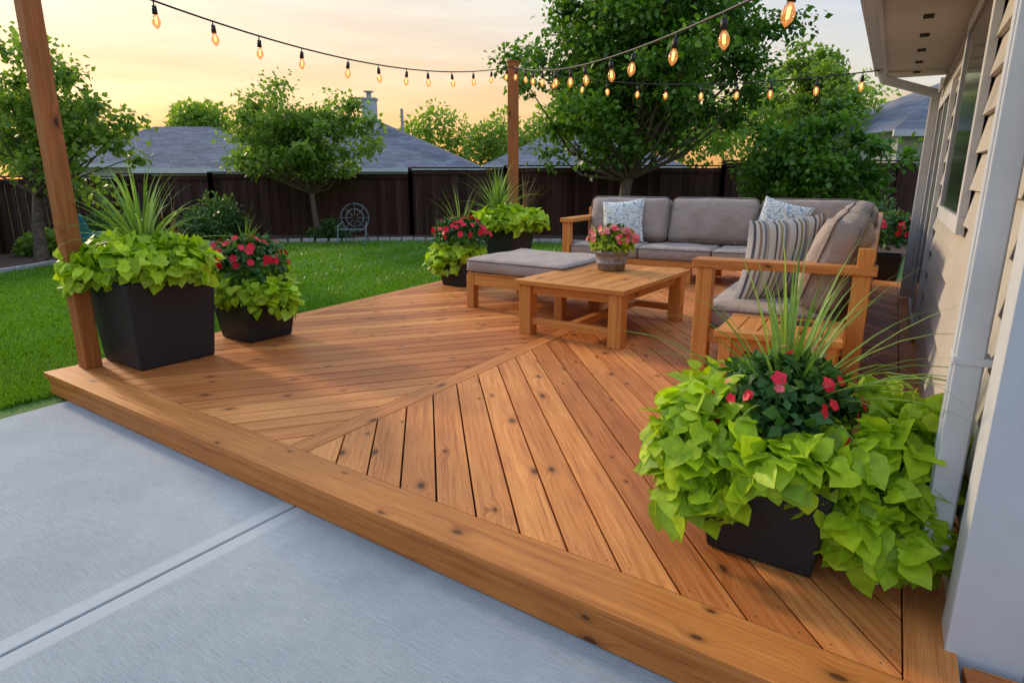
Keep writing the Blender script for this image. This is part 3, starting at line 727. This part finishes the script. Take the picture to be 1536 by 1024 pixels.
def hip(name,x0,x1,y0,y1,ez,rz,rx0,rx1,wall='greywall',chim=None):
    mb=MB(); mb.prism([(x0+.5,y0+.5),(x1-.5,y0+.5),(x1-.5,y1-.5),(x0+.5,y1-.5)],-.03,ez-.01,wall)
    mi=mb.mat('shingle'); ym=(y0+y1)/2; R0=(rx0,ym,rz);R1=(rx1,ym,rz)
    a=(x0,y0,ez);b=(x1,y0,ez);c=(x1,y1,ez);d=(x0,y1,ez)
    for f in ([a,b,R1,R0],[b,c,R1],[c,d,R0,R1],[d,a,R0]): mb.face(f,[(0,0)]*len(f),.5,mi)
    mb.face([a,d,c,b],[(0,0)]*4,.5,mb.mat('trim'))
    mb.prism([(x0-.02,y0-.08),(x1+.02,y0-.08),(x1+.02,y0),(x0-.02,y0)],ez-.18,ez+.02,'trim')
    for wx in np.linspace(x0+2,x1-2,3):
        mb.prism([(wx-.6,y0+.42),(wx+.6,y0+.42),(wx+.6,y0+.49),(wx-.6,y0+.49)],ez-1.5,ez-.4,'glass')
    obs=[mb.build('house_body')]
    if chim:
        cx,cy,cz=chim; mb=MB(); mb.prism([(cx-.32,cy-.3),(cx+.32,cy-.3),(cx+.32,cy+.3),(cx-.32,cy+.3)],rz-1.2,cz,'chim'); mb.prism([(cx-.38,cy-.36),(cx+.38,cy-.36),(cx+.38,cy+.36),(cx-.38,cy+.36)],cz,cz+.08,'greywall')
        mb.prism([(cx-.1,cy-.1),(cx+.1,cy-.1),(cx+.1,cy+.1),(cx-.1,cy+.1)],cz+.08,cz+.35,'stone'); mb.prism([(cx-.2,cy-.2),(cx+.2,cy-.2),(cx+.2,cy+.2),(cx-.2,cy+.2)],cz+.35,cz+.4,'stone')
        obs.append(mb.build('chimney'))
        mb=MB(); mb.prism([(cx+1.5,cy-.06),(cx+1.62,cy-.06),(cx+1.62,cy+.06),(cx+1.5,cy+.06)],rz-.9,rz+.25,'stone'); obs.append(mb.build('vent_pipe'))
    return group(name,obs)
hip('neighbor_house',-16.2,-1.2,28,40,1.95,4.55,-11.2,-7.2,chim=(-6.9,32.5,5.2))
hip('neighbor_house',-27,-14,36,46,2.3,4.6,-22,-18.5)
hip('neighbor_house',-1.5,9,34,44,2.2,4.0,2,5)
hip('neighbor_house',12.6,26,22,32,3.1,5.4,17.5,21)

# ---------------------------------------------------------------- fence
def fence(name,pts,hs):
    mb=MB()
    for (a,b),h in zip(zip(pts[:-1],pts[1:]),hs):
        a=np.array(a,float);b=np.array(b,float);Ld=np.linalg.norm(b-a);d=(b-a)/Ld;nn=np.array((d[1],-d[0]))
        k=int(Ld/.145)
        for i in range(k):
            c=a+d*(i+.5)*Ld/k+nn*(.0 if i%2 else .022); hh=h-.03+random.uniform(-.006,.006)
            mb.box((c[0],c[1],hh/2-.02),V3(d)*(.080 if i%2 else .068),V3(nn)*.009,(0,0,hh/2),'fence')
        k=max(1,round(Ld/2.4))
        for i in range(k+1):
            c=a+d*i*Ld/k+nn*.08; mb.box((c[0],c[1],h/2),V3(d)*.05,V3(nn)*.045,(0,0,h/2+.02),'fence')
        c=(a+b)/2+nn*.03
        mb.box((c[0],c[1],h+.005),V3(d)*Ld/2,V3(nn)*.075,(0,0,.018),'fence')
        c=(a+b)/2+nn*.05
        mb.box((c[0],c[1],h-.12),V3(d)*Ld/2,V3(nn)*.016,(0,0,.05),'fence')
    return mb.build(name)
fence('wooden_fence',[(-11.2,5),(-11.2,18.6)],[1.62])
fence('wooden_fence',[(-11.2,18.7),(-8.6,18.7),(-2.9,18.7),(-.2,18.7),(6,18.7),(16,18.7)],[1.7,1.74,1.86,1.92,2.05])

# ---------------------------------------------------------------- trees
def tree(name,base,trunk_r,crown,n,ls,mat,seed,nclump=70,top=1.0,trunks=1,clr=.26):
    r=np.random.default_rng(seed); bx_,by=base; C,R=np.array(crown[0],float),np.array(crown[1],float)
    d=nrm(r.normal(size=(nclump,3))); u=r.random(nclump)**.5*(1+.15*r.normal(size=nclump).clip(-1,1.2))
    cl=d*u[:,None]
    zz=cl[:,2]; taper=np.where(zz>0,1-(1-top)*zz.clip(0,1),1.0); cl[:,0]*=taper; cl[:,1]*=taper
    cl=C+cl*R*.86
    paths=[]; zb=-.05; tops=[]
    for t in range(trunks):
        off=r.normal(size=2)*(.08 if trunks>1 else 0); ht=C[2]+R[2]*.45
        lx,ly=C[0]+off[0]*6*R[0]*.5,C[1]+off[1]*3
        pts=[]; rad=[]
        for i in range(9):
            s=i/8; pts.append((bx_+off[0]+(lx-bx_)*s**1.5+r.normal()*.03*s*R[0],by+off[1]+(ly-by)*s**1.5,zb+(ht-zb)*s)); rad.append(trunk_r*(1.25 if i==0 else 1)*(1-.82*s))
        paths.append((pts,rad)); tops.append(pts)
    for c in cl:
        pts=tops[r.integers(trunks)]; hts=np.array([p[2] for p in pts])
        hz=min(max(c[2]-R[2]*(.35+.4*r.random()),(C[2]-R[2]*.85)),hts[-1]); i=int(np.argmin(abs(hts-hz))); i=max(i,2); s=np.array(pts[i])
        mid=(s+c)/2+np.array((0,0,-.06*R[2]))+r.normal(size=3)*.04*R[0]; rr=trunk_r*(1-.82*i/8)*.45
        paths.append(([s,s*.6+mid*.4,mid,mid*.45+c*.55,c],[rr,rr*.8,rr*.55,rr*.35,rr*.12]))
    tr=tubes('trunk_and_limbs',paths,'bark',6)
    k=n//nclump; P=[];Rn=[];D=[]
    for c in cl:
        cr=clr*(.5+.8*r.random())*R.mean(); dd=nrm(r.normal(size=(k,3))); q=c+dd*(cr*(r.random(k)**.75)*1.15)[:,None]*np.array((1.15,1.15,.7))
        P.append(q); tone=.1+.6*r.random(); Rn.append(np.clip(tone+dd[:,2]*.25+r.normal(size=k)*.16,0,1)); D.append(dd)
    P=np.concatenate(P);Rn=np.concatenate(Rn);D=np.concatenate(D)
    ok=P[:,2]>.1; P=P[ok];Rn=Rn[ok];D=D[ok]
    k=len(P); Dn=D*.5+r.normal(size=(k,3))*.7+np.array((0,0,-.35)); NN=nrm(D*.5+np.array((0,0,.7))+r.normal(size=(k,3))*.55)
    lv=leaves('foliage',P,Dn,NN,ls*(.55+.75*r.random(k)),Rn,mat,DIA_V*np.array((1.25,1,1)))
    return group(name,[tr,lv])
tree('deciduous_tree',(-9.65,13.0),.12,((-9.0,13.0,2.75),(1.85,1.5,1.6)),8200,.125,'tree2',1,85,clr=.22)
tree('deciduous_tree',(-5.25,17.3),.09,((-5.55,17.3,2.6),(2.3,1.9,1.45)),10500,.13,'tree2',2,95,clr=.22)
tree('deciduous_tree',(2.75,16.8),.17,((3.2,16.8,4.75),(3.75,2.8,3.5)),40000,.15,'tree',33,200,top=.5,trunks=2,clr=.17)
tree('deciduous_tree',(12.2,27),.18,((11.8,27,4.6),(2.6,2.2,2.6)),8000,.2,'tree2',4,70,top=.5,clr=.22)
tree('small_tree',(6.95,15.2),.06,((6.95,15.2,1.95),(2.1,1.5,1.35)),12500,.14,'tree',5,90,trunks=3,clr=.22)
def shrub(name,c,R,n,ls,mat,seed): 
    r=np.random.default_rng(seed); nc=26; d=nrm(r.normal(size=(nc,3))); d[:,2]=abs(d[:,2]); cl=np.array(c)+d*np.array(R)*(.8*r.random(nc)**.4)[:,None]
    P=[];Rn=[];D=[]
    k=n//nc
    for q in cl:
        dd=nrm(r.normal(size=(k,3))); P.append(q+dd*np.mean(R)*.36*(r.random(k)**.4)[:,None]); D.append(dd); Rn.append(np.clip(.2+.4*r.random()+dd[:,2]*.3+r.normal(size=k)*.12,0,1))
    P=np.concatenate(P);Rn=np.concatenate(Rn);D=np.concatenate(D); ok=P[:,2]>0; P=P[ok];Rn=Rn[ok];D=D[ok]; k=len(P)
    return leaves(name,P,D+r.normal(size=(k,3))*.5,nrm(D+np.array((0,0,.6))+r.normal(size=(k,3))*.4),ls*(.6+.7*r.random(k)),Rn,mat)
shrub('garden_shrub',(-7.9,16.9,.1),(1.0,.8,1.15),5000,.10,'shrub',11)
shrub('garden_shrub',(-5.0,17.4,.0),(.6,.5,.5),1800,.09,'shrub',12)
shrub('garden_shrub',(-9.3,14.8,.0),(1.0,.8,.95),4000,.10,'shrub',13)
shrub('garden_shrub',(-10.2,13.8,.0),(.5,.5,.6),1800,.11,'tree2',14)
shrub('garden_shrub',(-1.5,17.6,.0),(.7,.5,.5),1500,.09,'shrub',15)
shrub('garden_shrub',(3.9,16.2,.0),(.7,.6,.6),1800,.1,'tree2',16)
shrub('garden_shrub',(9.3,16.6,.0),(1.2,.8,1.0),3000,.12,'shrub',17)
P=[];D=[];Rn=[];r=np.random.default_rng(20)
def far_clump(x,y,z,rx,rz,n):
    for j in range(14):
        d=r.normal(size=3); d/=np.linalg.norm(d); q=np.array((x,y,z))+d*np.array((rx,rx*.6,rz))*.7; k=n//14
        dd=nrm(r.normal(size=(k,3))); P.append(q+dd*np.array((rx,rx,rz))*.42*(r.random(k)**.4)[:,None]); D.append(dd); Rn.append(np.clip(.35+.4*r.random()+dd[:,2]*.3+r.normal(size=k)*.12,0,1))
for x,y,z,rx,rz in ((-21.5,46,5.0,2.2,1.7),(-6.0,52,4.2,3.0,3.0),(-1.0,50,3.9,2.6,2.4),(2.5,48,3.8,3,2.5),(-13.5,56,4.0,3.0,1.6),(-40,55,4,5,3),(-31,50,3.8,4,2.6),(18.5,48,5,4.5,3.5),(27,50,5,5,4),(8,52,4.5,4,3.5),(-50,55,4,6,3),(12,44,4,3,3)):
    far_clump(x,y,z,rx,rz,2200)
P=np.concatenate(P);Rn=np.concatenate(Rn);D=np.concatenate(D);k=len(P)
leaves('distant_trees',P,D+r.normal(size=(k,3))*.5,nrm(D+r.normal(size=(k,3))*.4+np.array((0,0,.4))),.40*(.6+.7*r.random(k)),Rn,'tree2')

# ---------------------------------------------------------------- lawn blades
n=250000; r=np.random.default_rng(30)
Y=3.0/(1-r.random(n)*(1-3.0/17.5)); X=r.uniform(-.86,.14,n)*Y*1.0
left=(X-FL[0])*(-ld[1])+(Y-FL[1])*ld[0]
ls_=(X-A[0])*(-hd[1])+(Y-A[1])*hd[0]
ok=((left>-.0)&(ls_>-.0)&(X>-11)); 
bedx=np.array([-11.5,-9.2,-8.7,-8.2,-6.8,-4.5,-2,1,3,6]); bedy=np.array([8,10.5,13.2,15.2,16.3,16.9,17.1,16.6,15.8,14.2])
ok&=Y<np.interp(X,bedx,bedy)
X=X[ok];Y=Y[ok];n=len(X)
sp_=(X*.93+Y*-.37)/.62; pas=np.sin(sp_*math.pi)
hgt=(.032+.026*r.random(n)); w=.0042+.0013*Y
az=r.random(n)*2*math.pi; la=r.random(n)*2*math.pi; lean=.8*r.random(n)
B=np.stack([X,Y,np.full(n,-.035)],1); s=np.stack([np.cos(az)*w,np.sin(az)*w,np.zeros(n)],1)
tip=B+np.stack([np.cos(la)*lean*hgt+.37*pas*hgt*.3,np.sin(la)*lean*hgt+.93*pas*hgt*.3,hgt],1)
V=np.stack([B-s,B+s,tip],1).reshape(-1,3); F=np.arange(3*n).reshape(-1,3)
patch=.5+.12*np.sin(X*1.7+Y*.6)*np.cos(Y*1.3-X*.4)
arr_mesh('lawn_grass',V,F,np.clip(patch*.7+.4*r.random(n)-.05,0,1),'grass')

# ---------------------------------------------------------------- garden chairs
def bistro(x,y):
    paths=[]
    R=.36; c=np.array((x,y,.60))
    for rr in (1,.62): paths.append(([c+np.array((R*rr*math.cos(a),.0,R*rr*math.sin(a))) for a in np.linspace(0,2*math.pi,21)],[.014]*21))
    for a in np.linspace(0,2*math.pi,9)[:-1]: paths.append(([c+np.array((R*.2*math.cos(a),0,R*.2*math.sin(a))),c+np.array((R*math.cos(a),0,R*math.sin(a)))],[.009]*2))
    for sx in (-1,1):
        paths.append(([(x+sx*.3,y-.02,.5),(x+sx*.36,y-.35,.42),(x+sx*.34,y-.5,-.03)],[.015]*3)); paths.append(([(x+sx*.26,y,.35),(x+sx*.3,y+.15,-.03)],[.015]*2))
    for t in np.linspace(-.26,.26,7): paths.append(([(x+t,y-.42,.33),(x+t,y,.33)],[.013]*2))
    paths.append(([(x-.33,y-.42,.33),(x+.33,y-.42,.33)],[.016]*2))
    return group('metal_garden_chair',[tubes('frame',paths,'iron',6)])
bistro(-4.05,16.6)
def adiron(x,y,ang):
    a=np.array((math.cos(ang),math.sin(ang)));b=np.array((-a[1],a[0])); mb=MB()
    for i in range(5):
        c=np.array((x,y))+a*(-.26+.13*i); up=Vector((b[0]*.35,b[1]*.35,.93)); mb.box((c[0]+b[0]*.3,c[1]+b[1]*.3,.62),V3(a)*.055,up.cross(V3(a)).normalized()*.012,up*(.42-.03*abs(i-2)),'teal')
        mb.box((c[0]-b[0]*.1,c[1]-b[1]*.1,.33),V3(a)*.055,Vector((b[0],b[1],-.2)).normalized()*.28,(0,0,.012),'teal')
    for s in (-1,1):
        c=np.array((x,y))+a*s*.36; mb.box((c[0],c[1],.55),V3(a)*.06,V3(b)*.38,(0,0,.014),'teal')
        c2=c-b*.3; mb.box((c2[0],c2[1],.255),V3(a)*.02,V3(b)*.045,(0,0,.28),'teal'); c2=c+b*.3; mb.box((c2[0],c2[1],.255),V3(a)*.02,V3(b)*.045,(0,0,.28),'teal')
    return group('adirondack_chair',[mb.build('slats',bevel=.004)])
adiron(-8.0,12.4,2.6)

# ---------------------------------------------------------------- string lights
def string(p0,p1,coef,nb,t0=.04,t1=.97,name='string_lights',hook=0):
    ca,cb,cc=coef; f=lambda t:np.array((p0[0]+(p1[0]-p0[0])*t,p0[1]+(p1[1]-p0[1])*t,1.625+ca+cb*t+cc*t*t))
    pths=[([f(t) for t in np.linspace(0,1,50)],[.008]*50)]
    if hook: pths.append(([f(1.0),f(1.0)+np.array((0,0,hook))],[.006]*2))
    obs=[tubes('cable',pths,'black',6)]
    so=[];gl=[];fi=[]
    for i in range(nb):
        t=t0+(t1-t0)*(i+random.uniform(-.12,.12)*(0<i<nb-1))/(nb-1); c=f(t); dx,dy=random.uniform(-.14,.14),random.uniform(-.14,.14)
        tl=lambda z: c+np.array((-z*dx,-z*dy,z))
        so.append(([tl(0),tl(-.035),tl(-.036),tl(-.10),tl(-.102)],[.006,.006,.019,.021,.001]))
        zz=[-.098,-.108,-.125,-.152,-.18,-.20,-.21]; rr=[.012,.015,.026,.034,.028,.012,.001]
        gl.append(([tl(z) for z in zz],rr))
        fi.append(([tl(z) for z in (-.118,-.123,-.17,-.175)],[.001,.008,.008,.001]))
    obs.append(tubes('sockets',so,'black',10)); obs.append(tubes('bulbs',gl,'bulb',12)); obs.append(tubes('filaments',fi,'fil',6))
    return group(name,obs)
string((-3.33,4.80),(0.02,11.65),(1.49,-1.05,1.38),13)
string((0.02,11.65),tuple(W(1.0,OV+.1)),(1.82,-1.76,.84),12,hook=.27)
string((0.02,11.65),tuple(W(6.4,OV+.05)),(1.80,-1.46,.82),11,.08)

# ---------------------------------------------------------------- camera / light / world
cam=bpy.data.cameras.new('camera'); co=bpy.data.objects.new('camera',cam); link(co); sc.camera=co
co.location=(0,0,1.625); co.rotation_euler=(math.radians(90-14.57),0,0); cam.sensor_width=36; cam.lens=950/1536*36; cam.clip_end=2000; cam.clip_start=.05
SAZ=math.atan2(.66,-.75); SEL=math.radians(20)
sun=bpy.data.lights.new('sun','SUN'); sun.energy=3.2; sun.angle=math.radians(6); sun.color=(1,.77,.51)
so=bpy.data.objects.new('sun',sun); link(so)
dv=Vector((math.cos(SAZ)*math.cos(SEL),math.sin(SAZ)*math.cos(SEL),math.sin(SEL)))
so.rotation_euler=dv.to_track_quat('Z','Y').to_euler()
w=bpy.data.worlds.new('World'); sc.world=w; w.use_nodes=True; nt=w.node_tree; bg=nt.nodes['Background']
sky=N(nt,'ShaderNodeTexSky'); sky.sky_type='NISHITA'; sky.sun_disc=False; sky.sun_elevation=SEL; sky.sun_rotation=math.atan2(dv.x,dv.y); sky.dust_density=2.0; sky.air_density=1.0
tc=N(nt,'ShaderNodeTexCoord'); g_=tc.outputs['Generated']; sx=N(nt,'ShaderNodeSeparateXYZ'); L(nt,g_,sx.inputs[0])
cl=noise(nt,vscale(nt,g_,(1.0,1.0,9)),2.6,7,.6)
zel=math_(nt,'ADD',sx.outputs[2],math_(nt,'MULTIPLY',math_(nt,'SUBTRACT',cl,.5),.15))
grad=ramp(nt,zel,[(0,(1.05,.42,.10)),(.05,(1.08,.55,.18)),(.10,(1.06,.72,.38)),(.16,(1.0,.82,.62)),(.25,(.90,.86,.80)),(.36,(.80,.83,.86)),(.6,(1.02,1.05,1.10)),(1.0,(1.25,1.3,1.4))])  # top stops, above the frame, brightened to add fill light
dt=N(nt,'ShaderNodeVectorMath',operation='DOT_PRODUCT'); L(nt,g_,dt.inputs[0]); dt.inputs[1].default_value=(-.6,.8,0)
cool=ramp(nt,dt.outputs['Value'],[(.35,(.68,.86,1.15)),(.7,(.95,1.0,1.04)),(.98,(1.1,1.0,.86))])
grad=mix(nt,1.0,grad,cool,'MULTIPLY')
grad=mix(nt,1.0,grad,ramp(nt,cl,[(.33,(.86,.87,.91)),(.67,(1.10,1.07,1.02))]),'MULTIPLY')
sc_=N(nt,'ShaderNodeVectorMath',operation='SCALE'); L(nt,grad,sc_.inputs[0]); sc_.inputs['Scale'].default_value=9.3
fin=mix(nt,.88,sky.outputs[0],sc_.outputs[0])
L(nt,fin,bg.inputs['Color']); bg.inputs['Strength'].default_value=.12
